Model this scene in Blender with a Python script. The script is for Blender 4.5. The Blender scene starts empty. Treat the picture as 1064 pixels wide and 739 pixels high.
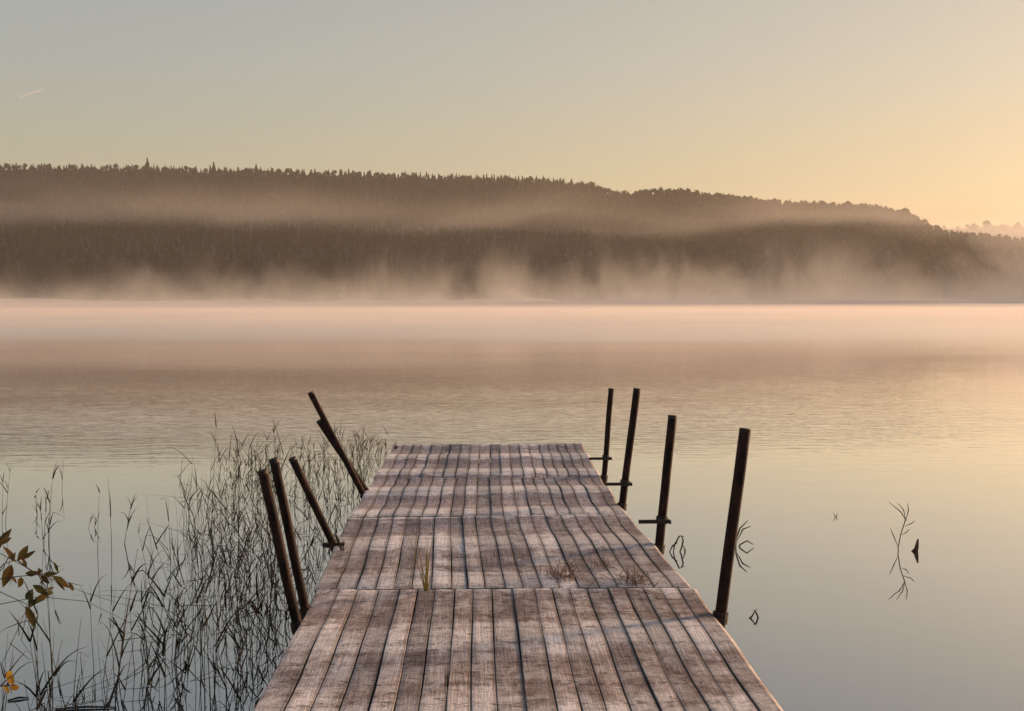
import bpy, math, random
import numpy as np
from mathutils import Vector, Matrix, noise

R = random.Random(7)
S = bpy.context.scene
COL = S.collection
rad = math.radians
PI = math.pi

# ------------------------------------------------------------------ camera (photo is 1064 wide, focal 1235 px, horizon at row 317)
F = 1235.0
CZ = 1.97
YAW, PITCH = math.atan(42 / F), math.atan(52.5 / F)
cam_d = bpy.data.cameras.new('camera')
cam = bpy.data.objects.new('camera', cam_d)
COL.objects.link(cam)
cam.location = (0, 0, CZ)
cam.rotation_euler = (PI / 2 - PITCH, 0, -YAW)
cam_d.sensor_width = 36
cam_d.lens = 36 * F / 1064
cam_d.clip_start = 0.05
cam_d.clip_end = 20000
S.camera = cam
RM = cam.rotation_euler.to_matrix()


def ray(px, py):
    return (RM @ Vector(((px - 532) / F, -(py - 369.5) / F, -1))).normalized()


def at(px, py, Y):
    """point at distance Y down the lake seen at that place of the photo"""
    d = ray(px, py)
    return Vector((0, 0, CZ)) + d * (Y / d.y)


def on(px, py, z=0.0):
    d = ray(px, py)
    return Vector((0, 0, CZ)) + d * ((z - CZ) / d.z)


# ------------------------------------------------------------------ helpers
class MB:
    def __init__(s):
        s.v, s.f = [], []

    def add(s, v, f):
        n = len(s.v)
        s.v += [tuple(p) for p in v]
        s.f += [tuple(i + n for i in q) for q in f]

    def box(s, x0, x1, y0, y1, z0, z1):
        s.add([(x, y, z) for z in (z0, z1) for y in (y0, y1) for x in (x0, x1)],
              [(0, 2, 3, 1), (4, 5, 7, 6), (0, 1, 5, 4), (1, 3, 7, 5), (3, 2, 6, 7), (2, 0, 4, 6)])

    def tube(s, pts, rs, n=6, cap=True, flat=1.0):
        rings = []
        up = Vector((0.13, 0.9, 0.41))
        base = len(s.v)
        for i, p in enumerate(pts):
            a = pts[max(0, i - 1)]
            b = pts[min(len(pts) - 1, i + 1)]
            t = (Vector(b) - Vector(a))
            if t.length < 1e-7:
                t = Vector((0, 0, 1))
            t.normalize()
            u = t.cross(up)
            if u.length < 0.05:
                u = t.cross(Vector((1, 0, 0)))
            u.normalize()
            w = t.cross(u)
            for k in range(n):
                an = 2 * PI * k / n
                s.v.append(tuple(Vector(p) + (u * math.cos(an) + w * math.sin(an) * flat) * rs[i]))
        for i in range(len(pts) - 1):
            for k in range(n):
                a = base + i * n + k
                b = base + i * n + (k + 1) % n
                s.f.append((a, b, b + n, a + n))
        if cap:
            s.f.append(tuple(base + k for k in reversed(range(n))))
            s.f.append(tuple(base + (len(pts) - 1) * n + k for k in range(n)))

    def build(s, name, mat, parent=None, smooth=False):
        me = bpy.data.meshes.new(name)
        me.from_pydata(s.v, [], s.f)
        me.materials.append(mat)
        if smooth:
            me.polygons.foreach_set('use_smooth', [True] * len(me.polygons))
        me.update()
        o = bpy.data.objects.new(name, me)
        COL.objects.link(o)
        if parent is not None:
            o.parent = parent
            o.matrix_parent_inverse = Matrix.Translation(-parent.location)
        return o


def empty(name, loc):
    o = bpy.data.objects.new(name, None)
    COL.objects.link(o)
    o.location = loc
    o.empty_display_size = 0.1
    return o


def tag(o, label=None, cat=None, group=None, kind=None):
    if label: o['label'] = label
    if cat: o['category'] = cat
    if group: o['group'] = group
    if kind: o['kind'] = kind
    return o


def npmesh(name, V, Fq, mat, parent=None, smooth=False):
    me = bpy.data.meshes.new(name)
    k = Fq.shape[1]
    me.vertices.add(len(V))
    me.vertices.foreach_set('co', V.astype(np.float32).ravel())
    me.loops.add(Fq.size)
    me.loops.foreach_set('vertex_index', Fq.astype(np.int32).ravel())
    me.polygons.add(len(Fq))
    me.polygons.foreach_set('loop_start', np.arange(0, Fq.size, k, dtype=np.int32))
    me.polygons.foreach_set('loop_total', np.full(len(Fq), k, dtype=np.int32))
    me.polygons.foreach_set('use_smooth', np.full(len(Fq), smooth))
    me.update(calc_edges=True)
    me.materials.append(mat)
    o = bpy.data.objects.new(name, me)
    COL.objects.link(o)
    if parent is not None:
        o.parent = parent
        o.matrix_parent_inverse = Matrix.Translation(-parent.location)
    return o


# ------------------------------------------------------------------ materials
class NT:
    def __init__(s, name):
        s.m = bpy.data.materials.new(name)
        s.m.use_nodes = True
        s.t = s.m.node_tree
        s.t.nodes.clear()
        s.out = s.n('ShaderNodeOutputMaterial')

    def n(s, typ, **kw):
        nd = s.t.nodes.new(typ)
        for k, v in kw.items():
            if k.startswith('i_'):
                nd.inputs[k[2:].replace('_', ' ')].default_value = v
            else:
                setattr(nd, k, v)
        return nd

    def l(s, a, b):
        s.t.links.new(a, b)

    def pos(s, scale=(1, 1, 1), loc=(0, 0, 0)):
        g = s.n('ShaderNodeNewGeometry')
        mp = s.n('ShaderNodeMapping')
        mp.inputs['Scale'].default_value = scale
        mp.inputs['Location'].default_value = loc
        s.l(g.outputs['Position'], mp.inputs['Vector'])
        return mp.outputs['Vector']

    def noise(s, vec, scale, detail=4, rough=0.55, dist=0.0):
        nd = s.n('ShaderNodeTexNoise')
        nd.inputs['Scale'].default_value = scale
        nd.inputs['Detail'].default_value = detail
        nd.inputs['Roughness'].default_value = rough
        nd.inputs['Distortion'].default_value = dist
        s.l(vec, nd.inputs['Vector'])
        return nd.outputs['Fac']

    def math(s, op, a, b=None, c=None, clamp=False):
        nd = s.n('ShaderNodeMath', operation=op, use_clamp=clamp)
        for i, v in enumerate((a, b, c)):
            if v is None: continue
            if isinstance(v, (int, float)):
                nd.inputs[i].default_value = v
            else:
                s.l(v, nd.inputs[i])
        return nd.outputs[0]

    def rng(s, v, a, b, c=0.0, d=1.0, smooth=False):
        nd = s.n('ShaderNodeMapRange')
        if smooth: nd.interpolation_type = 'SMOOTHSTEP'
        for i, q in enumerate((a, b, c, d)):
            nd.inputs[i + 1].default_value = q
        s.l(v, nd.inputs[0])
        return nd.outputs[0]

    def mix(s, fac, a, b, mode='MIX'):
        nd = s.n('ShaderNodeMix', data_type='RGBA', blend_type=mode)
        if isinstance(fac, (int, float)):
            nd.inputs[0].default_value = fac
        else:
            s.l(fac, nd.inputs[0])
        for i, v in ((6, a), (7, b)):
            if isinstance(v, tuple):
                nd.inputs[i].default_value = (*v, 1)
            else:
                s.l(v, nd.inputs[i])
        return nd.outputs[2]

    def xyz(s, vec=None):
        nd = s.n('ShaderNodeSeparateXYZ')
        if vec is None:
            vec = s.n('ShaderNodeNewGeometry').outputs['Position']
        s.l(vec, nd.inputs[0])
        return nd.outputs

    def bsdf(s, col, rough=0.8, spec=0.3, bump=None, bs=0.5, bd=0.01):
        b = s.n('ShaderNodeBsdfPrincipled')
        if isinstance(col, tuple):
            b.inputs['Base Color'].default_value = (*col, 1)
        else:
            s.l(col, b.inputs['Base Color'])
        if isinstance(rough, (int, float)):
            b.inputs['Roughness'].default_value = rough
        else:
            s.l(rough, b.inputs['Roughness'])
        b.inputs['Specular IOR Level'].default_value = spec
        if bump is not None:
            bm = s.n('ShaderNodeBump')
            bm.inputs['Strength'].default_value = bs
            bm.inputs['Distance'].default_value = bd
            s.l(bump, bm.inputs['Height'])
            s.l(bm.outputs[0], b.inputs['Normal'])
        s.l(b.outputs[0], s.out.inputs['Surface'])
        return b


# deck layout: seams between sections (distance down the jetty) and half widths either side of the camera line
DZ = 0.28
SEAM = [-2.6, -0.2, 2.2, 4.62, 7.02, 9.42, 11.62, 14.28]
HH = CZ - DZ
#            near-left, near-right, far-left, far-right   (metres)
EDGE = [(-.900, 1.31, -.905, 1.31), (-.905, 1.31, -.908, 1.31), (-.908, 1.31, -.910, 1.31),
        (-.910, 1.305, -.918, 1.345), (-.935, 1.325, -.985, 1.262), (-.975, 1.255, -.958, 1.275), (-.958, 1.275, -.940, 1.345)]
SUN_EL, SUN_AZ = rad(6.5), rad(62)


def mat_deck():
    m = NT('weathered_deck_boards')
    v = m.pos()
    sx = m.xyz()
    # grain along the boards, board to board tone from a stretched noise
    grain = m.noise(m.pos((60, 2.2, 60)), 1.0, 6, 0.65, 0.6)
    fine = m.noise(m.pos((220, 9, 220)), 1.0, 4, 0.6)
    blot = m.noise(v, 2.3, 6, 0.6)
    blot2 = m.noise(m.pos((1, 1, 1), (5, 3, 1)), 7.5, 7, 0.68, 0.4)
    att = m.n('ShaderNodeAttribute', attribute_name='board')
    tone = m.rng(att.outputs['Fac'], 0, 1, 0.66, 1.28)
    c = m.mix(m.rng(grain, 0.32, 0.68), (0.29, 0.232, 0.218), (0.60, 0.505, 0.475))
    c = m.mix(m.rng(fine, 0.35, 0.6, 0.45, 0.0), c, (0.09, 0.06, 0.05))
    near = m.rng(sx[1], 6.6, 10.5, 1, 0)
    c = m.mix(m.math('MULTIPLY', near, m.rng(blot, .3, .62, .25, .75)), c, m.mix(m.rng(grain, .3, .7), (0.17, 0.105, 0.075), (0.40, 0.28, 0.22)))
    # rusty brown moss and lichen
    c = m.mix(m.math('MULTIPLY', m.rng(blot2, 0.50, 0.70, 0, 0.6), m.rng(near, 0, 1, .4, 1)), c, (0.15, 0.09, 0.065))
    c = m.mix(m.rng(m.noise(v, 30, 6, 0.75), 0.55, 0.64, 0, 0.8), c, (0.032, 0.022, 0.018))
    # frost left on the boards; sunlit bands across the deck are painted in with it
    lit_band = m.math('COSINE', m.math('MULTIPLY', m.math('ADD', sx[1], m.rng(m.noise(m.pos((3, .6, 1)), 1.0, 2), 0.3, 0.7, -.10, .10)), 2 * PI / 1.2))
    fr = m.math('ADD', m.math('MULTIPLY', m.rng(lit_band, 0.1, 0.45, -0.24, 0.40), m.rng(near, 0, 1, 1, .45)), m.rng(blot, 0.25, 0.75, -0.2, 0.3))
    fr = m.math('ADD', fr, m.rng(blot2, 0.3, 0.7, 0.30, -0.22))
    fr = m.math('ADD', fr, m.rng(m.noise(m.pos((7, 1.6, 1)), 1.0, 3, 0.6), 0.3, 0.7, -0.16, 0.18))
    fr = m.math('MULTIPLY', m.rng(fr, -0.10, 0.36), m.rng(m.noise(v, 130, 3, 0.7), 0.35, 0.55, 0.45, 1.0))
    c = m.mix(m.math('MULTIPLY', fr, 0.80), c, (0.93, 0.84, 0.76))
    c = m.mix(m.rng(m.noise(v, 210, 3, 0.8), 0.62, 0.72, 0, 0.7), c, (0.85, 0.78, 0.74))
    # cross cracks and splinters
    ck = m.noise(m.pos((9, 26, 20)), 1.0, 6, 0.72, 0.9)
    row = m.math('FRACT', m.math('MULTIPLY', sx[1], 1 / 0.3))
    row = m.math('ABSOLUTE', m.math('SUBTRACT', row, 0.5))
    row = m.math('MULTIPLY', m.rng(row, 0.0, 0.16, 1, 0), m.rng(m.noise(m.pos((26, 60, 1)), 1.0, 4, .7), .47, .60))
    c = m.mix(m.math('MULTIPLY', row, 0.75), c, (0.05, 0.034, 0.03))
    c = m.mix(m.rng(ck, 0.61, 0.67, 0, 0.75), c, (0.04, 0.028, 0.024))
    cc = m.n('ShaderNodeMix', data_type='RGBA', blend_type='MULTIPLY')
    cc.inputs[0].default_value = 1
    ed = m.n('ShaderNodeAttribute', attribute_name='grime')
    c = m.mix(m.math('MULTIPLY', ed.outputs['Fac'], 0.8), c, (0.05, 0.034, 0.028))
    m.l(c, cc.inputs[6])
    m.l(tone, cc.inputs[7])
    h = m.math('ADD', m.math('MULTIPLY', grain, 0.6), m.math('MULTIPLY', fine, 0.3))
    h = m.math('ADD', h, m.math('MULTIPLY', m.noise(v, 45, 5, 0.7), 0.5))
    h = m.math('ADD', h, m.rng(ck, 0.59, 0.68, 0, -0.9))
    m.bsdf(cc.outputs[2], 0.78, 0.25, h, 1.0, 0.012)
    return m.m


def mat_simple(name, c1, c2, scale=8, rough=0.8, stretch=(1, 1, 1), spec=0.25, bs=0.5, bd=0.005, lo=.35, hi=.65):
    m = NT(name)
    nz = m.noise(m.pos(stretch), scale, 5, 0.6)
    c = m.mix(m.rng(nz, lo, hi), c1, c2)
    m.bsdf(c, rough, spec, nz, bs, bd)
    return m.m


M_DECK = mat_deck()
M_BEAM = mat_simple('dark_wet_beam', (0.03, 0.02, 0.015), (0.085, 0.06, 0.045), 9, 0.7, (2, .4, 6))
M_POLE = mat_simple('rust_brown_pole', (0.005, 0.0035, 0.003), (0.040, 0.016, 0.010), 22, 0.75, (1, 1, .35), 0.15)
M_IRON = mat_simple('black_iron', (0.015, 0.012, 0.010), (0.05, 0.03, 0.02), 40, 0.6)
M_NAIL = mat_simple('nail_head', (0.02, 0.014, 0.012), (0.06, 0.03, 0.02), 60, 0.6)


def mat_leaf(name, c1, c2, scale=6, trans=0.3):
    m = NT(name)
    c = m.mix(m.rng(m.noise(m.pos(), scale, 3), .38, .62), c1, c2)
    d = m.n('ShaderNodeBsdfPrincipled')
    d.inputs['Roughness'].default_value = 0.65
    d.inputs['Specular IOR Level'].default_value = 0.2
    m.l(c, d.inputs['Base Color'])
    t = m.n('ShaderNodeBsdfTranslucent')
    m.l(c, t.inputs['Color'])
    mx = m.n('ShaderNodeMixShader')
    mx.inputs[0].default_value = trans
    m.l(d.outputs[0], mx.inputs[1])
    m.l(t.outputs[0], mx.inputs[2])
    m.l(mx.outputs[0], m.out.inputs['Surface'])
    return m.m


M_REED = mat_leaf('dark_reed', (0.020, 0.016, 0.007), (0.125, 0.075, 0.033), 5, 0.25)
M_STRAW = mat_leaf('straw_reed', (0.07, 0.042, 0.022), (0.17, 0.10, 0.055), 5, 0.25)
M_DRY = mat_leaf('dead_grass_straw', (0.16, 0.10, 0.06), (0.40, 0.29, 0.19), 40, 0.2)
M_GRASS = mat_leaf('yellow_green_grass', (0.30, 0.24, 0.05), (0.50, 0.40, 0.12), 30, 0.4)
M_AUT = mat_leaf('autumn_leaf', (0.06, 0.058, 0.018), (0.13, 0.065, 0.018), 14, 0.35)
M_YEL = mat_leaf('yellow_leaf', (0.26, 0.13, 0.02), (0.34, 0.20, 0.03), 14, 0.35)
M_TWIG = mat_simple('twig_bark', (0.05, 0.025, 0.018), (0.12, 0.06, 0.04), 60)


def mat_water():
    m = NT('lake_water')
    g = m.n('ShaderNodeNewGeometry')
    X = m.xyz(g.outputs['Position'])
    Y = X[1]
    far = m.rng(m.math('ADD', Y, m.rng(m.noise(m.pos((0.02, 0.02, 1)), 1.0, 3), .3, .7, -12, 12)), 40, 80, 0, 1, True)
    # zone where the breeze touches the water
    pat = m.noise(m.pos((0.035, 0.09, 1)), 1.0, 3, 0.5)
    z1 = m.math('MULTIPLY', m.rng(Y, 11.5, 21, 0, 1, True), m.rng(pat, 0.30, 0.55, 0.35, 1))
    z1 = m.math('MULTIPLY', z1, m.rng(Y, 19, 34, 1.0, 0.30, True))
    h1 = m.noise(m.pos((1.1, 5.2, 1)), 1.0, 3, 0.5, 0.3)
    h2 = m.noise(m.pos((3.0, 13, 1), (3, 9, 0)), 1.0, 2, 0.5, 0.2)
    h3 = m.noise(m.pos((0.25, 0.5, 1)), 1.0, 2, 0.5)
    h = m.math('MULTIPLY', m.math('ADD', m.math('MULTIPLY', h1, 0.011), m.math('MULTIPLY', h2, 0.0045)), z1)
    h = m.math('ADD', h, m.math('MULTIPLY', h3, 0.0035))
    h = m.math('ADD', h, m.math('MULTIPLY', m.noise(m.pos((3.5, 5, 1)), 1.0, 2, 0.5), 0.00035))
    bm = m.n('ShaderNodeBump')
    bm.inputs['Strength'].default_value = 1
    bm.inputs['Distance'].default_value = 1
    m.l(h, bm.inputs['Height'])
    fr = m.n('ShaderNodeFresnel')
    fr.inputs['IOR'].default_value = 1.33
    m.l(bm.outputs[0], fr.inputs['Normal'])
    fac = m.math('MULTIPLY', m.math('POWER', fr.outputs[0], 0.5), 1.36, clamp=True)
    gl = m.n('ShaderNodeBsdfGlossy')
    gl.inputs['Color'].default_value = (0.97, 0.97, 0.97, 1)
    m.l(m.rng(far, 0, 1, 0.02, 0.20), gl.inputs['Roughness'])
    m.l(bm.outputs[0], gl.inputs['Normal'])
    df = m.n('ShaderNodeBsdfDiffuse')
    df.inputs['Color'].default_value = (0.045, 0.055, 0.052, 1)
    mx = m.n('ShaderNodeMixShader')
    m.l(fac, mx.inputs[0])
    m.l(df.outputs[0], mx.inputs[1])
    m.l(gl.outputs[0], mx.inputs[2])
    m.l(mx.outputs[0], m.out.inputs['Surface'])
    return m.m


def mat_forest():
    m = NT('misty_forest_foliage')
    n1 = m.noise(m.pos((.03, .03, .03)), 1.0, 4, 0.6)
    n2 = m.noise(m.pos((.5, .5, .5)), 1.0, 3)
    c = m.mix(m.rng(n1, .35, .65), (0.008, 0.010, 0.005), (0.030, 0.021, 0.009))
    c = m.mix(m.rng(n2, .5, .7, 0, .6), c, (0.014, 0.018, 0.008))
    m.bsdf(c, 0.9, 0.1)
    return m.m


M_FOREST = mat_forest()
M_BARK = mat_simple('far_bark', (0.04, 0.03, 0.02), (0.10, 0.07, 0.05), 1)
M_HILL = mat_simple('hill_floor', (0.012, 0.012, 0.007), (0.03, 0.022, 0.010), .05)


def mat_vol(name, col, aniso, dens=None, build=None, step=1.0):
    m = NT(name)
    p = m.n('ShaderNodeVolumePrincipled')
    p.inputs['Color'].default_value = (*col, 1)
    p.inputs['Anisotropy'].default_value = aniso
    if build is None:
        p.inputs['Density'].default_value = dens
    else:
        m.l(build(m), p.inputs['Density'])
    m.l(p.outputs[0], m.out.inputs['Volume'])
    m.m.cycles.volume_step_rate = step
    m.m.cycles.homogeneous_volume = build is None
    return m.m


# ------------------------------------------------------------------ lake and hills
w = MB()
w.add([(-3000, -120, 0), (3000, -120, 0), (3000, 3400, 0), (-3000, 3400, 0)], [(0, 1, 2, 3)])
tag(w.build('lake_water', mat_water()), kind='structure')

SKY = [(-900, 186), (-500, 180), (-150, 174), (0, 172), (150, 173), (350, 177), (530, 182), (580, 184), (612, 188), (634, 196), (656, 198), (672, 195), (700, 194), (735, 198),
       (760, 201), (800, 206), (860, 209), (905, 211), (940, 218), (982, 236), (1064, 244), (1300, 246), (1800, 240), (2300, 236)]
D0, D1 = 1200.0, 1900.0
TREE = 12.5


def skyline(px):
    for (a, b), (c, d) in zip(SKY, SKY[1:]):
        if px <= c:
            t = max(0, (px - a) / (c - a))
            return b + (d - b) * t
    return SKY[-1][1]


def hill_z(x, y):
    az = math.atan2(x, y) - YAW
    px = 532 + F * math.tan(az)
    top = CZ + (317 - skyline(px)) / F * D1 - TREE * 0.80
    sh = 25 * math.sin(x * .006) + 15 * math.sin(x * .017 + 1)
    t = (y - D0 - sh) / (D1 - D0 - sh)
    if t < 0:
        return max(-6.0, t * 60)
    if t < 1:
        s = t * (0.62 + 0.38 * math.sin(PI * t / 2)) if t < 1 else 1
        s = s + 0.06 * math.sin(t * 2 * PI)
        return 1.0 + (top - 1) * s + 5 * noise.noise(Vector((x * .006, y * .006, 0))) * min(1, t * 4) * (1 - t)
    return top - (t - 1) * 55


nx, ny = 190, 60
xs = np.linspace(-2300, 2600, nx)
ys = np.linspace(1130, 2500, ny)
V = np.array([(x, y, hill_z(x, y)) for y in ys for x in xs])
Fq = np.array([(j * nx + i, j * nx + i + 1, (j + 1) * nx + i + 1, (j + 1) * nx + i) for j in range(ny - 1) for i in range(nx - 1)])
tag(npmesh('hills', V, Fq, M_HILL, smooth=True), kind='structure')


def spruce(r, n=8, tiers=7):
    v, f = [], []
    for t in range(tiers):
        z1 = 0.10 + 0.90 * t / tiers
        z2 = min(1.0, z1 + 0.26 + .05 * r.random())
        rr = 0.21 * (1 - t / tiers) ** 0.8 * (0.8 + 0.4 * r.random()) + .012
        b = len(v)
        ph = r.random() * 6
        v.append((0, 0, z2))
        for k in range(n):
            q = rr * (1.0 if k % 2 else 0.45) * (0.7 + 0.6 * r.random())
            v.append((q * math.cos(ph + 2 * PI * k / n), q * math.sin(ph + 2 * PI * k / n), z1 - 0.03 * r.random() - (0.03 if k % 2 else 0)))
        for k in range(n):
            f.append((b, b + 1 + k, b + 1 + (k + 1) % n))
    return np.array(v), np.array(f)


def leafy(r, cnt=46):
    """rounded crown made of many small leaf clumps spread through its volume"""
    v, f = [], []
    lobes = [(0, 0, .62, .30)] + [(.17 * math.cos(a), .17 * math.sin(a), .42 + .3 * r.random(), .19) for a in (r.random() * 6, 2 + r.random(), 4 + r.random(), r.random() * 6)]
    for i in range(cnt):
        L = lobes[i % len(lobes)]
        d = Vector((r.gauss(0, 1), r.gauss(0, 1), r.gauss(0, 1))).normalized() * L[3] * (0.75 + .35 * r.random())
        c = Vector((L[0], L[1], L[2])) + d * Vector((1, 1, 1.15)).length / 1.75
        b = len(v)
        s = 0.085 + .05 * r.random()
        for q in ((1, 0, -.4), (-.5, .87, -.4), (-.5, -.87, -.4), (0, 0, 1)):
            v.append(tuple(c + Vector(q) * s * (0.6 + .8 * r.random())))
        f += [(b, b + 2, b + 1), (b, b + 1, b + 3), (b + 1, b + 2, b + 3), (b + 2, b, b + 3)]
    b = len(v)
    for k in range(3):
        v.append((.02 * math.cos(k * 2.1), .02 * math.sin(k * 2.1), 0))
    v.append((0, 0, .6))
    f += [(b, b + 1, b + 3), (b + 1, b + 2, b + 3), (b + 2, b, b + 3)]
    return np.array(v), np.array(f)


rp = random.Random(3)
protos = [spruce(rp) for _ in range(6)] + [leafy(rp) for _ in range(5)]
vs, fs, off = [], [], 0
rt = random.Random(21)


def scatter(x, y, h, kind=None):
    global off
    k = kind if kind is not None else (rt.randrange(6) if rt.random() < .62 else 6 + rt.randrange(5))
    v, f = protos[k]
    a = rt.random() * 6.28
    c, s = math.cos(a), math.sin(a)
    wv = h * (1.0 if k < 6 else 0.95) * (0.9 + .3 * rt.random())
    z = hill_z(x, y) - 0.6
    vv = np.stack([(v[:, 0] * c - v[:, 1] * s) * wv + x, (v[:, 0] * s + v[:, 1] * c) * wv + y, v[:, 2] * h + z], 1)
    vs.append(vv)
    fs.append(f + off)
    off += len(v)


y = 1190.0
while y < 1990:
    step = 7.2 if y > 1800 else 9.0 if y < 1290 else 10.5
    halfw = y * 0.50
    x = -halfw - 120 + rt.random() * step
    while x < halfw + 250:
        xx, yy = x + rt.uniform(-4, 4), y + rt.uniform(-4, 4)
        px = 532 + F * math.tan(math.atan2(xx, yy) - YAW)
        dens = 0.9 if y < 1800 else 0.72
        if rt.random() < dens and hill_z(xx, yy) > 0.4:
            conif = 0.80 if px < 620 else 0.30
            k = rt.randrange(6) if rt.random() < conif else 6 + rt.randrange(5)
            h = (rt.uniform(6, 12.5) if y > 1800 else rt.uniform(9, 14) if y > 1290 else rt.uniform(12, 22)) * (1.12 if rt.random() < .07 else 1)
            if px > 960: h *= 0.8
            scatter(xx, yy, h, k)
        x += step * rt.uniform(.75, 1.25)
    y += step * 0.95
for _ in range(420):
    x, y_ = rt.uniform(880, 1700), rt.uniform(2520, 2720)
    k = 6 + rt.randrange(5) if rt.random() < .7 else rt.randrange(6)
    v, f = protos[k]
    h = rt.uniform(8, 17)
    z = 2700 * (317 - 240) / F - 8 * math.sin(x * .004) - max(0, (2690 - y_)) * .25 - 3
    vs.append(v * h + np.array([x, y_, z]))
    fs.append(f + off)
    off += len(v)
tag(npmesh('forest', np.concatenate(vs), np.concatenate(fs), M_FOREST),
    'dense wooded hillside beyond the lake behind the mist', 'forest', kind='stuff')

# second, farther wooded rise at the right, almost lost in the haze
M_FAR = M_FOREST


def far_z(x):
    return 2700 * (317 - 240) / F - 8 * math.sin(x * .004)


bx = np.linspace(500, 2400, 60)
V = np.array([(x, yv, z) for (yv, zz) in ((2450, 0), (2700, 1), (3000, .9)) for x in bx for z in [(-5 if zz == 0 else far_z(x) * zz * min(1, (x - 480) / 400))]])
Fq = np.array([(j * 60 + i, j * 60 + i + 1, (j + 1) * 60 + i + 1, (j + 1) * 60 + i) for j in range(2) for i in range(59)])
tag(npmesh('far_hill', V, Fq, M_HILL, smooth=True), kind='structure')


def tree(name, label, cat, px, ytop, Y, h, kind, group=None, ground=None):
    p = at(px, ytop, Y)
    base = Vector((p.x, p.y, p.z - h))
    e = empty(name, base)
    tag(e, label, cat, group)
    rr = random.Random(int(px * 13))
    t = MB()
    t.tube([base + Vector((0, 0, -3)), base + Vector((.1, 0, h * .5)), base + Vector((0, 0, h * .93))], [h * .018, h * .012, h * .003], 6)
    for q in range(5):
        a = rr.random() * 6.28
        z = h * (.35 + .1 * q)
        t.tube([base + Vector((0, 0, z)), base + Vector((math.cos(a) * h * .13, math.sin(a) * h * .13, z + h * .10))], [h * .006, h * .002], 4)
    t.build('trunk', M_BARK, e)
    v, f = spruce(rr, 12, 14) if kind == 's' else leafy(rr, 260)
    wv = h * (0.85 if kind == 's' else .95)
    vv = v * np.array([wv, wv, h]) + np.array(base)
    npmesh('crown', vv, f, M_FOREST, e)
    return e


tree('spruce_tree', 'tall spruce spike standing highest above the wooded ridge on the left', 'tree', 153, 163, 1890, 27, 's')
tree('spruce_tree', 'small spruce tip just right of the tallest spike on the ridge', 'tree', 222, 167.5, 1890, 22, 's')
tree('spruce_tree', 'spruce tip poking up mid ridge, second right of the tallest spike', 'tree', 266, 169.5, 1890, 21, 's')
tree('broadleaf_tree', 'round-topped tree where the ridge first drops toward the right', 'tree', 708, 196.5, 1890, 20, 'l')
tree('broadleaf_tree', 'wide round tree on the ridge near its right-hand descent', 'tree', 882, 209, 1890, 21, 'l')
tree('broadleaf_tree', 'last clear round tree before the ridge falls into mist', 'tree', 940, 215.5, 1890, 19, 'l')
for i, (px, yt, h) in enumerate([(996, 232, 22), (1012, 227, 26), (1026, 224, 28), (1043, 228, 24), (1058, 226, 26), (1082, 229, 24)]):
    if px > 1064: continue
    tree('broadleaf_tree', ['faint low tree nearest the ridge foot in bright mist', 'faint pale tree left of the tallest misty tree',
         'tallest of the faint trees fading into the glowing mist', 'faint narrow tree right of the tallest misty tree',
         'faint tree at the right edge of the misty row'][i], 'tree', px, yt + 5, 2690, h - 2, 'l', 'faint trees in the mist beyond the ridge end')

# ------------------------------------------------------------------ air: haze and mist
hz = MB()
hz.box(-3050, 3050, -160, 3450, -7.5, 262)
tag(hz.build('haze', mat_vol('haze_air', (0.95, 0.86, 0.74), 0.25, 0.00009)), 'thin morning haze over the whole lake', 'haze', kind='stuff')

# shallow mist lying on the water; its lumpy top stays under eye level
nx, ny = 150, 70
xs = np.sign(np.linspace(-1, 1, nx)) * np.abs(np.linspace(-1, 1, nx)) ** 2.2 * 1500
yy = 13 + (np.linspace(0, 1, ny) ** 2.6) * 1150
V, Fq = [], []
for j, yv in enumerate(yy):
    for x in xs:
        e = 1 if 0 < j < ny - 1 else 0
        ramp = min(1, max(0, (yv - 13) / 42)) ** 1.15
        nz = noise.fractal(Vector((x * .05, yv * .05, 2)), 1, 2, 3)
        V.append((x, yv, 0.02 + e * max(0.01, ramp * 1.15 * (0.86 + .40 * nz) if yv < 200 else 1.15 + .2 * nz + 7.0 * max(0, (yv - 380) / 780) ** 1.4 * max(.6, .75 + .8 * noise.fractal(Vector((x * .012, yv * .008, 7)), 1, 2, 3)))))
n0 = len(V)
for (x, yv, z) in list(V):
    V.append((x, yv, -0.3))
for j in range(ny - 1):
    for i in range(nx - 1):
        a = j * nx + i
        Fq.append((a, a + 1, a + nx + 1, a + nx))
        Fq.append((n0 + a, n0 + a + nx, n0 + a + nx + 1, n0 + a + 1))
for j in range(ny - 1):
    a, b = j * nx, j * nx + nx - 1
    Fq.append((a, a + nx, n0 + a + nx, n0 + a))
    Fq.append((b, n0 + b, n0 + b + nx, b + nx))
for i in range(nx - 1):
    a, b = i, (ny - 1) * nx + i
    Fq.append((a, n0 + a, n0 + a + 1, a + 1))
    Fq.append((b, b + 1, n0 + b + 1, n0 + b))
tag(npmesh('water_mist', np.array(V), np.array(Fq), mat_vol('water_mist_air', (0.80, 0.73, 0.675), 0.2, 0.0135), smooth=True),
    'low pale mist lying on the far water', 'mist', kind='stuff')


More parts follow.
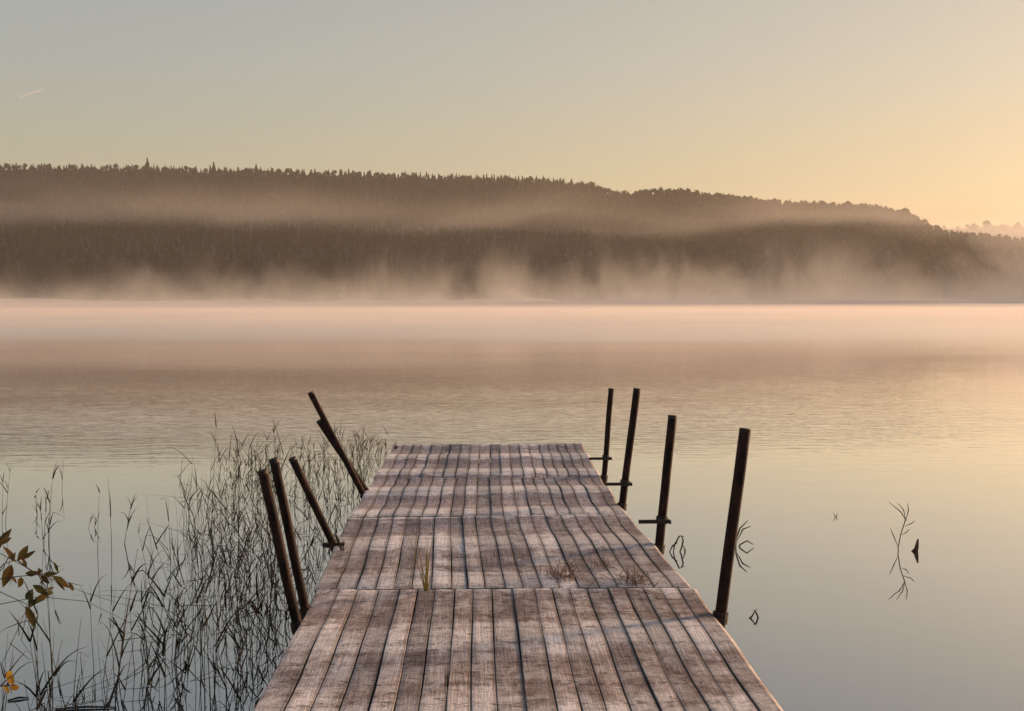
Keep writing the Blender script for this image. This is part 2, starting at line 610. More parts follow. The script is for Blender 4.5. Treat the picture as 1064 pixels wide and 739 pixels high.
def steam(m):
    X = m.xyz()
    n1 = m.noise(m.pos((.018, .006, .010)), 1.0, 5, 0.66, 1.4)
    edge = m.rng(n1, 0.34, 0.70, 0.0, 1.0)
    east = m.rng(X[0], -400, 700, 0.75, 1.45)
    hgt = m.math('MULTIPLY', m.rng(edge, 0, 1, 13, 72), east)
    fall = m.math('SUBTRACT', 1.0, m.math('DIVIDE', X[2], hgt), clamp=True)
    ends = m.math('MULTIPLY', m.rng(X[1], 850, 930, 0, 1), m.rng(X[1], 1090, 1150, 1, 0))
    base = m.math('POWER', m.math('SUBTRACT', 1.0, m.math('DIVIDE', X[2], m.rng(n1, 0.36, 0.68, 3, 30)), clamp=True), 1.8)
    d = m.math('ADD', m.math('MULTIPLY', m.math('POWER', fall, 1.3), 0.0046), m.math('MULTIPLY', base, 0.007))
    d = m.math('MULTIPLY', d, ends)
    return m.math('MULTIPLY', d, east)


st = MB()
st.box(-900, 1000, 850, 1150, 0.2, 84)
tag(st.build('steam_wisps', mat_vol('steam_air', (0.97, 0.90, 0.80), 0.12, build=steam, step=0.25)),
    'wisps of steam rising off the lake before the dark forest', 'mist', kind='stuff')


def bank(m):
    X = m.xyz()
    big = m.noise(m.pos((.0032, .002, .0)), 1.0, 2, 0.5)
    zc = m.math('ADD', X[2], m.rng(big, .3, .7, 14, -22))
    n1 = m.noise(m.pos((.004, .004, .02), (3, 0, 2)), 1.0, 2, 0.55, 0.5)
    lo = m.rng(zc, 84, 100, 0, 1, True)
    hi = m.rng(zc, 100, 150, 1, 0, True)
    d = m.math('MULTIPLY', lo, m.math('POWER', hi, 1.5))
    d = m.math('MULTIPLY', d, m.rng(n1, .35, .62, 0.25, 1))
    return m.math('MULTIPLY', m.math('MULTIPLY', d, m.rng(X[0], 200, 1000, 1.0, 2.2)), 0.0011)


fb = MB()
fb.box(-1000, 1300, 1280, 1620, 62, 172)
tag(fb.build('mist_bank', mat_vol('mist_bank_air', (0.97, 0.90, 0.80), 0.12, build=bank, step=0.3)),
    'level bank of mist hanging across the upper hillside', 'mist', kind='stuff')

bv, bf = [], []
for j in range(13):
    for i in range(32):
        a_, b_ = 2 * PI * i / 32, PI * (j / 12) - PI / 2
        bv.append((1250 + 760 * math.cos(a_) * math.cos(b_), 2290 + 120 * math.sin(a_) * math.cos(b_), 70 + 118 * math.sin(b_) * (.85 + .3 * noise.noise(Vector((math.cos(a_) * 2, math.sin(a_), b_))))))
for j in range(12):
    for i in range(32):
        bf.append((j * 32 + i, j * 32 + (i + 1) % 32, (j + 1) * 32 + (i + 1) % 32, (j + 1) * 32 + i))
q = MB()
q.add(bv, bf)
tag(q.build('valley_mist', mat_vol('valley_mist_air', (0.97, 0.90, 0.84), 0.3, 0.008)), 'glowing mist filling the gap right of the wooded ridge', 'mist', kind='stuff')

v2 = [((x - 1250) * .60 + 900, (y_ - 2290) * .8 + 1060, (z - 70) * .75 + 62) for (x, y_, z) in bv]
q = MB()
q.add(v2, bf)
tag(q.build('shore_mist', mat_vol('shore_mist_air', (0.97, 0.90, 0.82), 0.3, 0.0028)), 'bright mist drifting before the low right end of the hill', 'mist', kind='stuff')

# contrail, kilometres away
c0, c1 = at(19, 102, 9000), at(48, 91, 9000)
ct = MB()
pts, rs = [], []
for i in range(25):
    t = i / 24
    pts.append(c0.lerp(c1, t) + Vector((0, 0, 3 * math.sin(t * 5))))
    rs.append(2 + 4.5 * math.sin(PI * min(1, t * 1.05 + .02)) * (0.8 + .3 * R.random()))
ct.tube(pts, rs, 8)
M_TRAIL = mat_vol('contrail_vapour', (1, 1, 1), 0.2, 0.06)
tag(ct.build('contrail', M_TRAIL), 'short white contrail high in the left of the sky', 'contrail')

# ------------------------------------------------------------------ jetty
jet = empty('jetty', (0.2, 7.0, 0))
tag(jet, 'weathered plank jetty running out over the still lake', 'jetty')


def und(x, y, s):
    """boards ride up over the bearers and sag between them"""
    amp = .006 + .013 * min(1, max(0, (y - 7.5) / 3.5))
    return (amp * math.cos(2 * PI * (y + 0.05) / 1.2) + 0.006 * noise.noise(Vector((x * 1.1, y * .9, s * 3.1)))
            + 0.010 * noise.noise(Vector((x * .5, y * .3, 9))))


NB = 20
for s in range(7):
    y0, y1 = SEAM[s] + .009, SEAM[s + 1] - .009
    nl, nr, fl, fr = EDGE[s]
    rb = random.Random(100 + s)
    V, Fc, att, grm = [], [], [], []
    NS = 36
    seg_nail = MB()
    # board edges with small unevenness
    cuts = [0]
    for b in range(NB):
        cuts.append(cuts[-1] + 1 + rb.uniform(-.13, .13))
    cuts = [c / cuts[-1] for c in cuts]
    for b in range(NB):
        gap = rb.uniform(.0008, .0034) if rb.random() < .85 else rb.uniform(.0034, .006)
        dz = rb.uniform(-.002, .002)
        tilt = rb.uniform(-.0015, .0015)
        e0, e1 = rb.uniform(-.008, .004), rb.uniform(-.004, .008)
        tone = rb.random()
        sh, shp = rb.uniform(.001, .003), rb.random() * 6
        prof = [(0, -.028), (0, -.005), (.005, 0), (.33, .0008), (.66, .0008), (-.005, 0), (-0.0, -.005), (-0.0, -.028)]
        base = len(V)
        for i in range(NS + 1):
            t = i / NS
            yv = y0 + e0 + (y1 + e1 - y0 - e0) * t
            L = nl + (fl - nl) * t
            Rr = nr + (fr - nr) * t
            xa = L + (Rr - L) * cuts[b] + gap / 2 + sh * math.sin(yv * 3 + shp)
            xb = L + (Rr - L) * cuts[b + 1] - gap / 2 + sh * math.sin(yv * 2.6 + shp + 1)
            chip = 0.004 * max(0, noise.noise(Vector((b * 7.1, yv * 6, s)))) if 0 < i < NS else 0
            rim = .016 if b == NB - 1 else 0
            xs_ = [xa, xa, xa + .0035 + chip, xa + (xb - xa) * .2, xa + (xb - xa) * .78, xb - .0035 - chip - rim, xb, xb]
            for k, x in enumerate(xs_):
                dzz = (0, 0, 0, 0, 0, 0, 0, 0)[k]
                zc = (-.04, -.004 - chip, 0, .0006, .0006, 0, -.004 - chip - rim * .6, -.04)[k]
                if i in (0, NS) and k in (2, 3, 4, 5): zc -= .004
                V.append((x, yv, DZ + zc + dz + tilt * (k / 7 - .5) * 2 + und(x, yv, s)))
                att.append(tone)
                grm.append(0 if rim and k > 3 else 1.0 if k in (0, 1, 6, 7) else (.75 if k == 5 else .3 if k == 2 else 0))
        for i in range(NS):
            for k in range(8):
                a = base + i * 8 + k
                c = base + i * 8 + (k + 1) % 8
                Fc.append((a, a + 8, c + 8, c))
        Fc.append(tuple(base + k for k in range(8)))
        Fc.append(tuple(base + NS * 8 + k for k in reversed(range(8))))
        # nail heads over the bearers
        for yb in (y0 + .07, y0 + .6, (y0 + y1) / 2, y1 - .6, y1 - .07):
            t = (yb - y0) / (y1 - y0)
            L = nl + (fl - nl) * t
            Rr = nr + (fr - nr) * t
            for q in (.25, .75):
                x = L + (Rr - L) * (cuts[b] + (cuts[b + 1] - cuts[b]) * (q + rb.uniform(-.06, .06)))
                yq = yb + rb.uniform(-.012, .012)
                z = DZ + dz + und(x, yq, s)
                seg_nail.tube([(x, yq, z - .004), (x, yq, z + .0022)], [.0042, .0038], 7)
    me = MB()
    me.v, me.f = V, Fc
    nb_ = len(Fc)
    me.add(seg_nail.v, seg_nail.f)
    att += [.5] * len(seg_nail.v)
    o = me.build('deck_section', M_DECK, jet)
    o.data.materials.append(M_NAIL)
    o.data.polygons.foreach_set('material_index', [0] * nb_ + [1] * len(seg_nail.f))
    a = o.data.attributes.new('board', 'FLOAT', 'POINT')
    a.data.foreach_set('value', att)
    a = o.data.attributes.new('grime', 'FLOAT', 'POINT')
    a.data.foreach_set('value', grm + [0.0] * len(seg_nail.v))
    if s == 3: o['label'] = 'nearest wide section with brown mossy boards'
    if s == 6: o['label'] = 'last section at the outer end of the jetty'
    for yb in (y0 + .05, (y0 + y1) / 2, y1 - .05):
        bm = MB()
        t = (yb - y0) / (y1 - y0)
        bm.box(nl + (fl - nl) * t + .05, nr + (fr - nr) * t - .05, yb - .035, yb + .035, DZ - .145, DZ - .047)
        bm.build('bearer', M_BEAM, jet)
    for side in (0, 1):
        e = MB()
        xa, xb = (nl, fl) if side == 0 else (nr, fr)
        sg = 1 if side == 0 else -1
        q0, q1 = sorted((xa + sg * .012, xa + sg * .045)), sorted((xb + sg * .012, xb + sg * .045))
        za, zb = DZ - .19, DZ - .046
        vv = [(q0[0], y0, za), (q0[1], y0, za), (q1[1], y1, za), (q1[0], y1, za), (q0[0], y0, zb), (q0[1], y0, zb), (q1[1], y1, zb), (q1[0], y1, zb)]
        e.add(vv, [(0, 3, 2, 1), (4, 5, 6, 7), (0, 1, 5, 4), (1, 2, 6, 5), (2, 3, 7, 6), (3, 0, 4, 7)])
        e.build('side_beam', M_BEAM, jet)

# ------------------------------------------------------------------ mooring posts: (base px, base py, top px, top py, width px)
POSTS = [
    (749, 636, 774.5, 446, 12.5, 'thickest pole on the right side of the jetty, nearest the camera', 0),
    (685, 566, 699, 432, 9.5, 'second pole on the right side, with a long iron bracket to the deck', 1),
    (646.5, 523, 662, 404, 7.8, 'third pole on the right side, leaning beside the thin far one', 1),
    (628, 494, 635, 404, 5.8, 'thinnest, most upright pole by the outer right end of the jetty', 1),
    (308, 646, 273, 489, 10.5, 'outermost rusty pole of the close pair on the left side', 0),
    (317, 632, 284.5, 477, 9.5, 'inner taller pole of the close pair on the left side', 0),
    (347, 567, 303.5, 476, 8, 'lone slanted pole midway along the left side of the jetty', 2),
    (377, 513, 322.5, 408, 6.2, 'longer of the two crossed slanted poles far down the left side', 0),
    (381, 511, 331.5, 437, 6.8, 'shorter of the two slanted poles far down the left side', 0),
]
for (bx_, by_, tx_, ty_, wpx, lab, br) in POSTS:
    B = on(bx_, by_, DZ)
    T = at(tx_, ty_, B.y + (0.05 if tx_ > 500 else -.06))
    d = (T - B).normalized()
    low = B - d * ((B.z + .9) / d.z)
    r = wpx / 2 / F * B.y
    e = empty('mooring_pole', (low.x, low.y, low.z))
    tag(e, lab, 'pole', 'mooring poles along the jetty')
    p = MB()
    nseg = 16
    pts = [low.lerp(T, i / nseg) + Vector((noise.noise(Vector((i * .4, bx_, 0))), 0, 0)) * .004 for i in range(nseg + 1)]
    p.tube(pts, [r * (1 + .04 * noise.noise(Vector((i, bx_, 3)))) for i in range(nseg + 1)], 14)
    p.build('shaft', M_POLE, e, True)
    side = 1 if tx_ > 500 else -1
    # rim at the top
    c = MB()
    c.tube([T - d * .02, T - d * .001, T + d * .004], [r * 1.01, r * 1.01, r * .9], 14)
    c.build('rim', M_IRON, e)
    b = MB()
    yb = B.y
    zc = DZ - .03
    cc = B + d * ((zc - B.z) / d.z)
    # collar around the pole and a strap back to the side beam
    b.tube([cc - d * .03, cc + d * .03], [r * 1.35, r * 1.35], 12)
    b.build('collar', M_IRON, e)
    b = MB()
    b.box(min(cc.x, cc.x - side * .12), max(cc.x, cc.x - side * .12), yb - .015, yb + .015, zc - .012, zc + .012)
    if br:
        b.build('strap', M_IRON, e)
        b = MB()
    if br == 1:
        z2 = zc + .055
        c2 = B + d * ((z2 - B.z) / d.z)
        c2 = B + d * (.17)
        b.box(c2.x - .17, c2.x + .055, c2.y - r * 1.9, c2.y - r * 1.1, c2.z - .010, c2.z + .014)
        b.tube([c2 - d * .02, c2 + d * .03], [r * 1.3, r * 1.3], 12)
        b.tube([(c2.x + .045, c2.y - r * 2.4, c2.z), (c2.x + .045, c2.y + r * 1.5, c2.z)], [.012, .012], 8)
    if br == 2:
        c2 = B + d * .03
        b.box(c2.x - .06, c2.x + .09, c2.y - .035, c2.y + .01, c2.z - .035, c2.z - .005)
        b.tube([(c2.x + .06, c2.y - .02, c2.z - .02), (c2.x + .03, c2.y - .02, c2.z + .05)], [.012, .010], 8)
    b.build('bracket' if br else 'strap', M_IRON, e)


# ------------------------------------------------------------------ plants
def blade(mb, p, d, L, w0, rr, droop=.3, n=7, flat=.35, kink=None):
    pts, rs = [], []
    p = Vector(p)
    d = Vector(d).normalized()
    side = Vector((rr.uniform(-1, 1), rr.uniform(-1, 1), 0)) * .25
    for i in range(n + 1):
        t = i / n
        pts.append(p.copy())
        rs.append(max(.0004, w0 * (1 - t) ** .7))
        dd = (d + Vector((0, 0, -1)) * droop * t * t * 2 + side * t * droop).normalized()
        if kink is not None and t > kink:
            dd = (dd + Vector((side.x * 8, side.y * 8, -1.4))).normalized()
        p = p + dd * (L / n)
    mb.tube(pts, rs, 4, False, flat)


def stem(mb, base, h, lean, rr, leaves=3, w0=.0032, sub=.15, leafL=(.16, .38)):
    p = Vector(base) - Vector((0, 0, sub))
    d = Vector((lean[0], lean[1], 1)).normalized()
    n = 8
    pts, rs = [], []
    bend = Vector((rr.uniform(-1, 1), rr.uniform(-1, 1), 0)) * .10
    H = h + sub
    for i in range(n + 1):
        t = i / n
        pts.append(p.copy())
        rs.append(w0 * (1 - .75 * t))
        p = p + (d + bend * t).normalized() * H / n
    mb.tube(pts, rs, 4, False)
    for _ in range(leaves):
        t = rr.uniform(.35, .97)
        i = int(t * n)
        q = pts[i].lerp(pts[min(n, i + 1)], t * n - i)
        a = rr.random() * 2 * PI
        up = rr.uniform(1.0, 3.2)
        blade(mb, q, (math.cos(a), math.sin(a), up), rr.uniform(*leafL) * min(1, h + .3), w0 * rr.uniform(1.1, 2.0), rr, rr.uniform(.1, .9), 6, .25,
              kink=rr.uniform(.4, .8) if rr.random() < .22 else None)


# dense tangled bed along the left side of the jetty
bed = MB()
rr = random.Random(5)
cnt = 0


def bed_w(px, py):
    """how thick the reeds stand, by place beside the jetty"""
    return 0


clumps = []
for _ in range(30):
    d = rr.uniform(5.0, 15.5)
    t = (d - 5) / 10.5
    xr = -1.12
    xl = -1.95 - 1.05 * t
    clumps.append((rr.uniform(xl, xr), d, rr.uniform(.10, .30)))
while cnt < 350:
    if rr.random() < .72:
        cx, cy, sp = rr.choice(clumps)
        x, y = rr.gauss(cx, sp), rr.gauss(cy, sp * 1.6)
    else:
        y = rr.uniform(4.8, 16)
        x = rr.uniform(-2.0 - 1.1 * (y - 5) / 10.5, -1.1)
    if x > -1.06 or y < 4.3: continue
    h = abs(rr.gauss(.36, .15)) + .08
    if y > 9: h *= max(.55, 1 - (y - 9) * .07)
    if x > -1.3: h *= .8
    stem(bed, (x, y, 0), h, (rr.gauss(0, .13), rr.gauss(0, .11)), rr, rr.choice((0, 1, 1, 2, 3)), rr.uniform(.0017, .0031) * (1.25 if y < 7.5 else 1))
    cnt += 1
# broken stalks fallen across one another
for _ in range(150):
    y = rr.uniform(4.8, 14)
    x = rr.uniform(-1.9 - 1.0 * (y - 5) / 10.5, -1.15)
    a = rr.random() * 2 * PI
    blade(bed, (x, y, rr.uniform(.02, .28)), (math.cos(a), math.sin(a), rr.uniform(-.15, .5)), rr.uniform(.25, .6), rr.uniform(.0016, .0028), rr, rr.uniform(0, .3), 6, .6)
tag(bed.build('reed_bed', M_REED), 'tangled bed of dark reeds in the water along the left side of the jetty', 'reeds', kind='stuff')
bed2 = MB()
for _ in range(130):
    y = rr.uniform(6.5, 16.5)
    x = rr.uniform(-1.6 - 1.4 * (y - 5) / 10.5, -1.08)
    stem(bed2, (x, y, 0), rr.uniform(.2, .5) * max(.6, 1 - (y - 9) * .06), (rr.gauss(0, .14), rr.gauss(0, .1)), rr, rr.choice((2, 3, 3)), .0026)
tag(bed2.build('reed_bed', M_STRAW), 'straw-coloured reeds standing among the dark ones toward the far water', 'reeds', kind='stuff')

# single reeds that stand apart
LONE = [
    # base px, base py, height m, lean, leaves, label, material
    (219, 555, .98, (.05, 0), 3, 'tallest single reed rising above the reed bed, forked at its tip', 's'),
    (250, 548, .82, (.02, 0), 3, 'second tallest reed, just right of the tallest forked one', 's'),
    (47, 565, .62, (.03, 0), 4, 'upright reed tuft near the left edge above the leafy branch', 'r'),
    (38, 535, .22, (-.1, 0), 3, 'short sparse reed at the far left of the open water', 'r'),
    (2, 545, .55, (.06, 0), 3, 'reed cut by the left edge of the picture', 'r'),
    (66, 510, .33, (.02, 0), 2, 'thin reed alone left of the bent reed', 's'),
    (88, 548, .16, (.3, 0), 5, 'small bent reed folded in a loop on open water', 'r'),
    (106, 575, .52, (0, 0), 1, 'straight thin reed left of its slimmer twin', 'r'),
    (116, 572, .60, (0.01, 0), 1, 'slimmer straight reed between the bent reed and the reed bed', 'r'),
    (128, 565, .42, (.15, 0), 4, 'leaning reed on the left margin of the reed bed', 'r'),
    (160, 700, .45, (-.08, 0), 4, 'dark reed clump leaning left above the lower edge of the water', 'r'),
    (178, 690, .48, (.10, 0), 4, 'thick dark reed right of the left-leaning clump', 'r'),
]
for i, (px, py, h, ln, nl_, lab, mt) in enumerate(LONE):
    r2 = random.Random(50 + i)
    b = on(px, py)
    e = MB()
    k = 1 if h > .7 or 'thin' in lab or 'slim' in lab else (4 if 'clump' in lab or 'tuft' in lab else 2)
    for q in range(k):
        stem(e, b + Vector((r2.uniform(-.04, .04), r2.uniform(-.04, .04), 0)), h * (1 if q == 0 else r2.uniform(.5, .9)), (ln[0] + r2.gauss(0, .04) * (q > 0), ln[1]), r2, nl_, .0032 if mt == 's' else .0030, leafL=(.10, .26))
    tag(e.build('reed', M_STRAW if mt == 's' else M_REED), lab, 'reed')

# reeds on the right
def px_blades(name, segs, depth, mat, label, cat='reed', w0=.003, dy=.02):
    """reed drawn as bent leaves between points seen at that distance; stands in the water at its lowest point"""
    e = MB()
    for sg in segs:
        pts = [at(x, y, depth + dy * (k % 2)) for k, (x, y) in enumerate(sg)]
        if len(pts) == 2: pts = [pts[0], pts[0].lerp(pts[1], .5) + Vector((.004, 0, 0)), pts[1]]
        rs = [w0 * (1 if 0 < k < len(pts) - 1 else .45) for k in range(len(pts))]
        e.tube(pts, rs, 5, True, .5)
    return tag(e.build(name, mat), label, cat)


dd = 1235 * 1.97 / (578 - 317)
px_blades('reed', [[(938, 585), (933, 570), (936, 555), (941, 540), (936, 532), (924, 522)], [(941, 540), (939, 530), (933, 523)], [(941, 542), (944, 530), (943, 523)],
                   [(940, 547), (947, 544), (951, 541)], [(937, 556), (942, 553), (945, 550)], [(933, 568), (929, 558), (925, 549)]],
          dd, M_STRAW, 'slender leafy reed alone on the open water at the right', w0=.0045)
px_blades('reed_leaf', [[(941, 576), (946, 575), (951, 571), (954, 560)], [(948, 577), (952, 575), (953, 568), (954, 561)]],
          dd, M_STRAW, 'folded dry leaf standing just right of the lone slender reed', 'leaf', w0=.014)
dd = 1235 * 1.97 / (541 - 317)
px_blades('reed', [[(869, 541), (868, 537), (866, 533)], [(868, 539), (870, 533)]], dd, M_REED, 'tiny shoot barely breaking the surface left of the lone reed', w0=.004)
dd = 1235 * 1.97 / (572 - 317)
px_blades('reed', [[(764, 578), (765, 560), (769, 549), (777, 541)], [(766, 562), (772, 550), (780, 547)], [(765, 576), (769, 566), (776, 562), (783, 566)], [(766, 578), (771, 571), (777, 570)]],
          dd, M_REED, 'curled dark reed just behind the thickest right-hand pole', w0=.0068)
dd = 1235 * 1.97 / (648 - 317)
px_blades('reed', [[(769, 649), (775, 645), (781, 641), (786, 633)], [(786, 650), (788, 642), (786, 637), (783, 634)], [(778, 650), (782, 645), (788, 644)]],
          dd, M_REED, 'small looped reed on the water below the thickest right-hand pole', w0=.006)
dd = 1235 * 1.97 / (577 - 317)
px_blades('reed', [[(699, 578), (701, 566), (706, 557), (711, 558)], [(704, 579), (708, 570), (710, 562), (708, 556)], [(694, 577), (699, 567), (704, 564)], [(709, 579), (712, 572), (710, 567)]],
          dd, M_REED, 'short curled reeds at the foot of the second right-hand pole', w0=.0068)

# tufts growing from or lying on the deck
def tuft(px, py, h, n, label, mat, spread=.25, w0=.0022, name='grass_tuft', flatlie=False):
    b = on(px, py, DZ + .004)
    r3 = random.Random(int(px))
    e = MB()
    for _ in range(n):
        a = r3.random() * 6.28
        s_ = r3.uniform(0, spread)
        z = 1 if not flatlie else r3.uniform(.1, .5)
        blade(e, b + (Vector((r3.uniform(-.012, .012), r3.uniform(-.012, .012), -.006)) if not flatlie else Vector((r3.gauss(0, .045), r3.gauss(0, .08), -.002))), (math.cos(a) * s_, math.sin(a) * s_, z), h * r3.uniform(.5, 1.1), w0, r3, r3.uniform(.05, .4), 6, .35)
    return tag(e.build(name, mat), label, 'grass')


tuft(443, 614, .30, 14, 'yellow-green grass tuft sprouting from the middle seam of the deck', M_GRASS, .30, .0034)
tuft(464, 712, .10, 7, 'small dull green sprout between boards near the front of the deck', M_REED, .35)
tuft(585, 600, .13, 90, 'flattened dead grass clump lying on the deck right of centre', M_DRY, 1.0, .0022, 'dead_grass', True)
tuft(658, 605, .13, 80, 'withered grass clump lying toward the right edge of the deck', M_DRY, 1.0, .0022, 'dead_grass', True)
tuft(628, 588, .08, 30, 'smallest wisp of dead grass between the two withered clumps', M_DRY, 1.0, .002, 'dead_grass', True)
tuft(411, 466, .10, 12, 'dark sprig at the far left corner of the jetty end', M_REED, 1.3, .0035, 'sprig')
tuft(356, 572, .11, 14, 'dark weed tangled round the bracket of the lone left pole', M_REED, 1.3, .0026, 'weed')


# leafy branches reaching in from the left bank
def leaf(mb, p, d, L, w, rr):
    d = Vector(d).normalized()
    s = d.cross(Vector((rr.uniform(-.3, .3), 1, rr.uniform(-.3, .3)))).normalized()
    nrm = s.cross(d)
    p = Vector(p)
    prof = [(0, .06), (.18, .6), (.42, 1), (.68, .8), (.88, .35), (1, .02)]
    v, f = [], []
    for t, q in prof:
        c = p + d * L * t + nrm * (-.12 * L * t * t) 
        v += [c - s * w * q * .5 + nrm * w * .12 * q, c, c + s * w * q * .5 + nrm * w * .12 * q]
    for i in range(len(prof) - 1):
        a = i * 3
        f += [(a, a + 1, a + 4, a + 3), (a + 1, a + 2, a + 5, a + 4)]
    mb.add(v, f)


def branch(label, Y, stems, leaves, mat, name='leafy_branch'):
    r4 = random.Random(len(stems) * 7 + len(leaves))
    e = empty(name, at(*stems[0][0], Y))
    tag(e, label, 'branch')
    t = MB()
    for i, sg in enumerate(stems):
        pts = [at(x, y, Y + .03 * math.sin(k * 1.7 + i)) for k, (x, y) in enumerate(sg)]
        n = len(pts)
        w0 = .0036 if i == 0 else .0022
        t.tube(pts, [w0 * (1 - .7 * k / (n - 1)) for k in range(n)], 6)
    t.build('twig', M_TWIG, e)
    l = MB()
    if len(leaves) > 6:
        leaves = [(x0, y0, x0 + (x1 - x0) * .92, y0 + (y1 - y0) * .92, w) for (x0, y0, x1, y1, w) in leaves]
        for k in range(16):
            sg = r4.choice(stems[:5])
            q = r4.randrange(1, len(sg))
            fr_ = r4.random()
            x0 = sg[q - 1][0] + (sg[q][0] - sg[q - 1][0]) * fr_
            y0 = sg[q - 1][1] + (sg[q][1] - sg[q - 1][1]) * fr_
            an = r4.uniform(-2.4, 1.0)
            L_ = r4.uniform(9, 17)
            leaves.append((x0, y0, x0 + L_ * math.cos(an), y0 + L_ * math.sin(an), r4.uniform(3.5, 5.5)))
    for (x0, y0, x1, y1, w) in leaves:
        a, b = at(x0, y0, Y + r4.uniform(-.02, .02)), at(x1, y1, Y + r4.uniform(-.05, .05))
        leaf(l, a, b - a, (b - a).length, w / F * Y, r4)
    l.build('leaves', mat, e)
    return e


branch('leafy autumn branch with brown and olive leaves reaching in from the left edge', 3.6,
       [[(-70, 690), (-40, 640), (-12, 604), (4, 586), (18, 582)], [(-12, 604), (10, 600), (40, 597), (62, 595)], [(18, 582), (28, 590), (38, 596), (55, 602), (74, 606), (86, 609)],
        [(-50, 655), (-20, 625), (0, 615), (28, 628), (36, 640)], [(40, 597), (48, 612), (46, 620)], [(-30, 622), (-8, 580), (2, 566), (10, 560)]],
       [(18, 583, 31, 565, 8), (16, 584, 5, 567, 6), (12, 587, 3, 610, 11), (22, 582, 38, 571, 5), (38, 597, 25, 595, 7), (22, 600, 20, 611, 7), (44, 597, 62, 595, 5),
        (54, 599, 76, 611, 9), (34, 608, 52, 619, 8), (52, 616, 30, 629, 7), (34, 612, 26, 626, 8), (27, 630, 38, 653, 9), (40, 590, 42, 600, 5),
        (-4, 568, 13, 549, 8), (-2, 566, 14, 557, 6), (-8, 575, 6, 558, 6)], M_AUT)
branch('small twig with yellow leaves low at the left edge', 3.6,
       [[(-60, 730), (-25, 716), (0, 713), (16, 712)], [(0, 713), (8, 706), (12, 702)]],
       [(14, 712, 7, 698, 8), (10, 715, 21, 714, 7), (6, 704, 14, 697, 6), (3, 712, 10, 720, 6)], M_YEL, 'leafy_twig')
# long bare rush stalks arching in from the left
rs_ = [[(-40, 720), (-5, 700), (10, 672), (26, 642)], [(0, 615), (30, 640), (60, 668), (88, 702), (110, 739)]]
ar = MB()
for k, sg in enumerate([[(-30, 560), (0, 575), (50, 602), (95, 618), (140, 632)], [(-20, 632), (40, 620), (90, 625), (120, 640), (145, 652)], [(12, 720), (2, 690), (18, 655), (28, 632)],
                        [(48, 739), (55, 700), (52, 660), (50, 610)], [(10, 668), (30, 685), (36, 684)], [(20, 660), (19, 645), (28, 636), (22, 665), (34, 683)]]):
    ar.tube([at(x, y, 5.0 + .06 * q) for q, (x, y) in enumerate(sg)], [.0022 * (1 - .6 * q / (len(sg) - 1)) for q in range(len(sg))], 4)
tag(ar.build('rush_stalks', M_REED), 'long bare rush stalks arching over the water behind the leafy branch', 'rushes', kind='stuff')
# sticks afloat at the bottom left
for (a, b, lab) in (((58, 737), (121, 735), 'longer dark stick floating by the lower edge'), ((8, 728), (30, 725), 'short dark stick floating in the lower left corner')):
    e = MB()
    p0, p1 = on(*a, .004), on(*b, .004)
    e.tube([p0, p0.lerp(p1, .5) + Vector((0, .01, .004)), p1], [.004, .006, .003], 7)
    tag(e.build('floating_stick', M_BEAM), lab, 'stick')

# ------------------------------------------------------------------ light
W = bpy.data.worlds.new('World')
S.world = W
W.use_nodes = True
nt = W.node_tree
nt.nodes.clear()
sky = nt.nodes.new('ShaderNodeTexSky')
sky.sky_type = 'NISHITA'
sky.sun_disc = False
sky.sun_elevation = SUN_EL
sky.sun_rotation = SUN_AZ
sky.altitude = 0
sky.air_density = 1.0
sky.dust_density = 2.0
sky.ozone_density = 1.5
hs = nt.nodes.new('ShaderNodeHueSaturation')
hs.inputs['Saturation'].default_value = 0.8
bg = nt.nodes.new('ShaderNodeBackground')
bg.inputs['Strength'].default_value = 0.157
wo = nt.nodes.new('ShaderNodeOutputWorld')
gm = nt.nodes.new('ShaderNodeGamma')
gm.inputs['Gamma'].default_value = 0.55
tc = nt.nodes.new('ShaderNodeTexCoord')
sp = nt.nodes.new('ShaderNodeSeparateXYZ')
cr = nt.nodes.new('ShaderNodeValToRGB')
cr.color_ramp.interpolation = 'EASE'
el = cr.color_ramp.elements
el[0].position, el[0].color = 0.0, (1.12, 0.86, 0.54, 1)
el[1].position, el[1].color = 1.0, (0.62, 0.80, 1.15, 1)
for p_, c_ in ((0.10, (1.09, 0.965, 0.755, 1)), (0.21, (1.05, 0.995, 0.89, 1)), (0.40, (0.90, 0.94, 1.02, 1))):
    k_ = el.new(p_)
    k_.color = c_
mu = nt.nodes.new('ShaderNodeMix')
mu.data_type, mu.blend_type = 'RGBA', 'MULTIPLY'
mu.inputs[0].default_value = 1
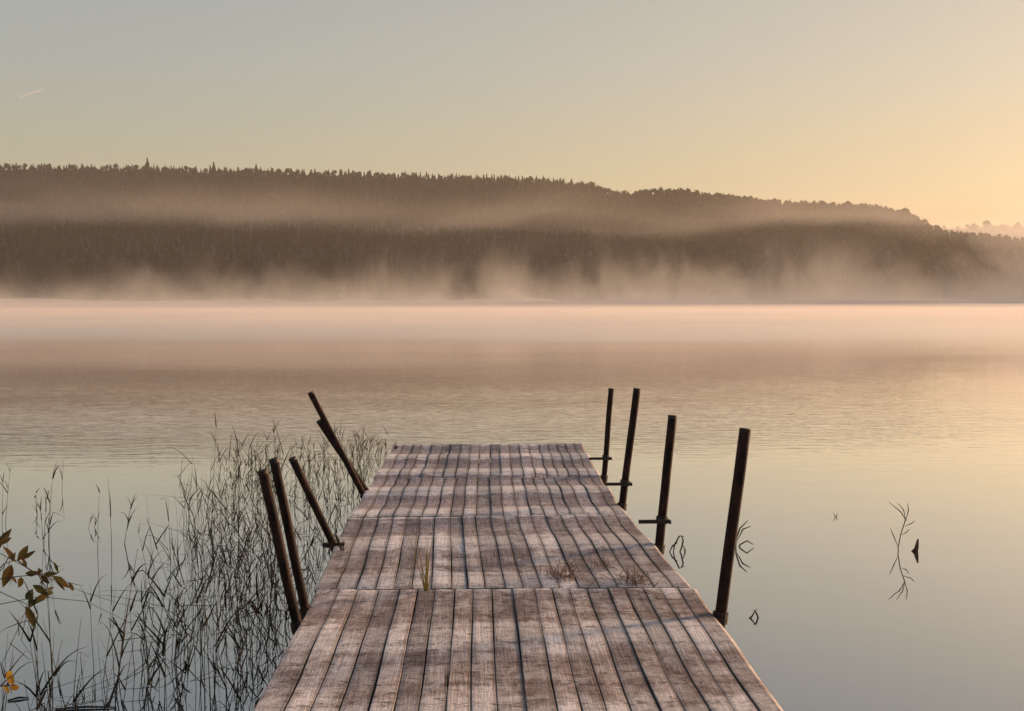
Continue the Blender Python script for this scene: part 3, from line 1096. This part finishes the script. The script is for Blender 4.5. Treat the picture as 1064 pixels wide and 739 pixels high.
nt.links.new(tc.outputs['Generated'], sp.inputs[0])
nt.links.new(sp.outputs[2], cr.inputs[0])
nt.links.new(sky.outputs[0], hs.inputs['Color'])
nt.links.new(hs.outputs[0], gm.inputs['Color'])
nt.links.new(gm.outputs[0], mu.inputs[6])
nt.links.new(cr.outputs[0], mu.inputs[7])
# the sky warms toward the sunrise
dp = nt.nodes.new('ShaderNodeVectorMath')
dp.operation = 'DOT_PRODUCT'
dp.inputs[1].default_value = (math.sin(SUN_AZ), math.cos(SUN_AZ), 0)
mr = nt.nodes.new('ShaderNodeMapRange')
mr.interpolation_type = 'SMOOTHSTEP'
mr.inputs[1].default_value = 0.05
mr.inputs[2].default_value = 0.90
wt = nt.nodes.new('ShaderNodeMix')
wt.data_type, wt.blend_type = 'RGBA', 'MULTIPLY'
wt.inputs[7].default_value = (1.07, 0.965, 0.87, 1)
nt.links.new(tc.outputs['Generated'], dp.inputs[0])
nt.links.new(dp.outputs['Value'], mr.inputs[0])
nt.links.new(mr.outputs[0], wt.inputs[0])
nt.links.new(mu.outputs[2], wt.inputs[6])
nt.links.new(wt.outputs[2], bg.inputs['Color'])
nt.links.new(bg.outputs[0], wo.inputs['Surface'])

sl = bpy.data.lights.new('sun', 'SUN')
sl.energy = 4.8
sl.angle = rad(9)
sl.color = (1.0, 0.63, 0.37)
so = bpy.data.objects.new('sun', sl)
COL.objects.link(so)
sd = Vector((math.sin(SUN_AZ) * math.cos(SUN_EL), math.cos(SUN_AZ) * math.cos(SUN_EL), math.sin(SUN_EL)))
so.rotation_euler = sd.to_track_quat('Z', 'Y').to_euler()
so.location = (30, 30, 20)

S.render.engine = 'CYCLES'
S.view_settings.view_transform = 'Standard'
S.view_settings.look = 'None'
S.view_settings.exposure = 0.95
S.view_settings.gamma = 1
S.cycles.max_bounces = 8
S.cycles.volume_bounces = 3
S.cycles.transparent_max_bounces = 16
S.cycles.volume_max_steps = 128
S.cycles.use_denoising = True
S.cycles.use_adaptive_sampling = True
S.cycles.adaptive_threshold = 0.02
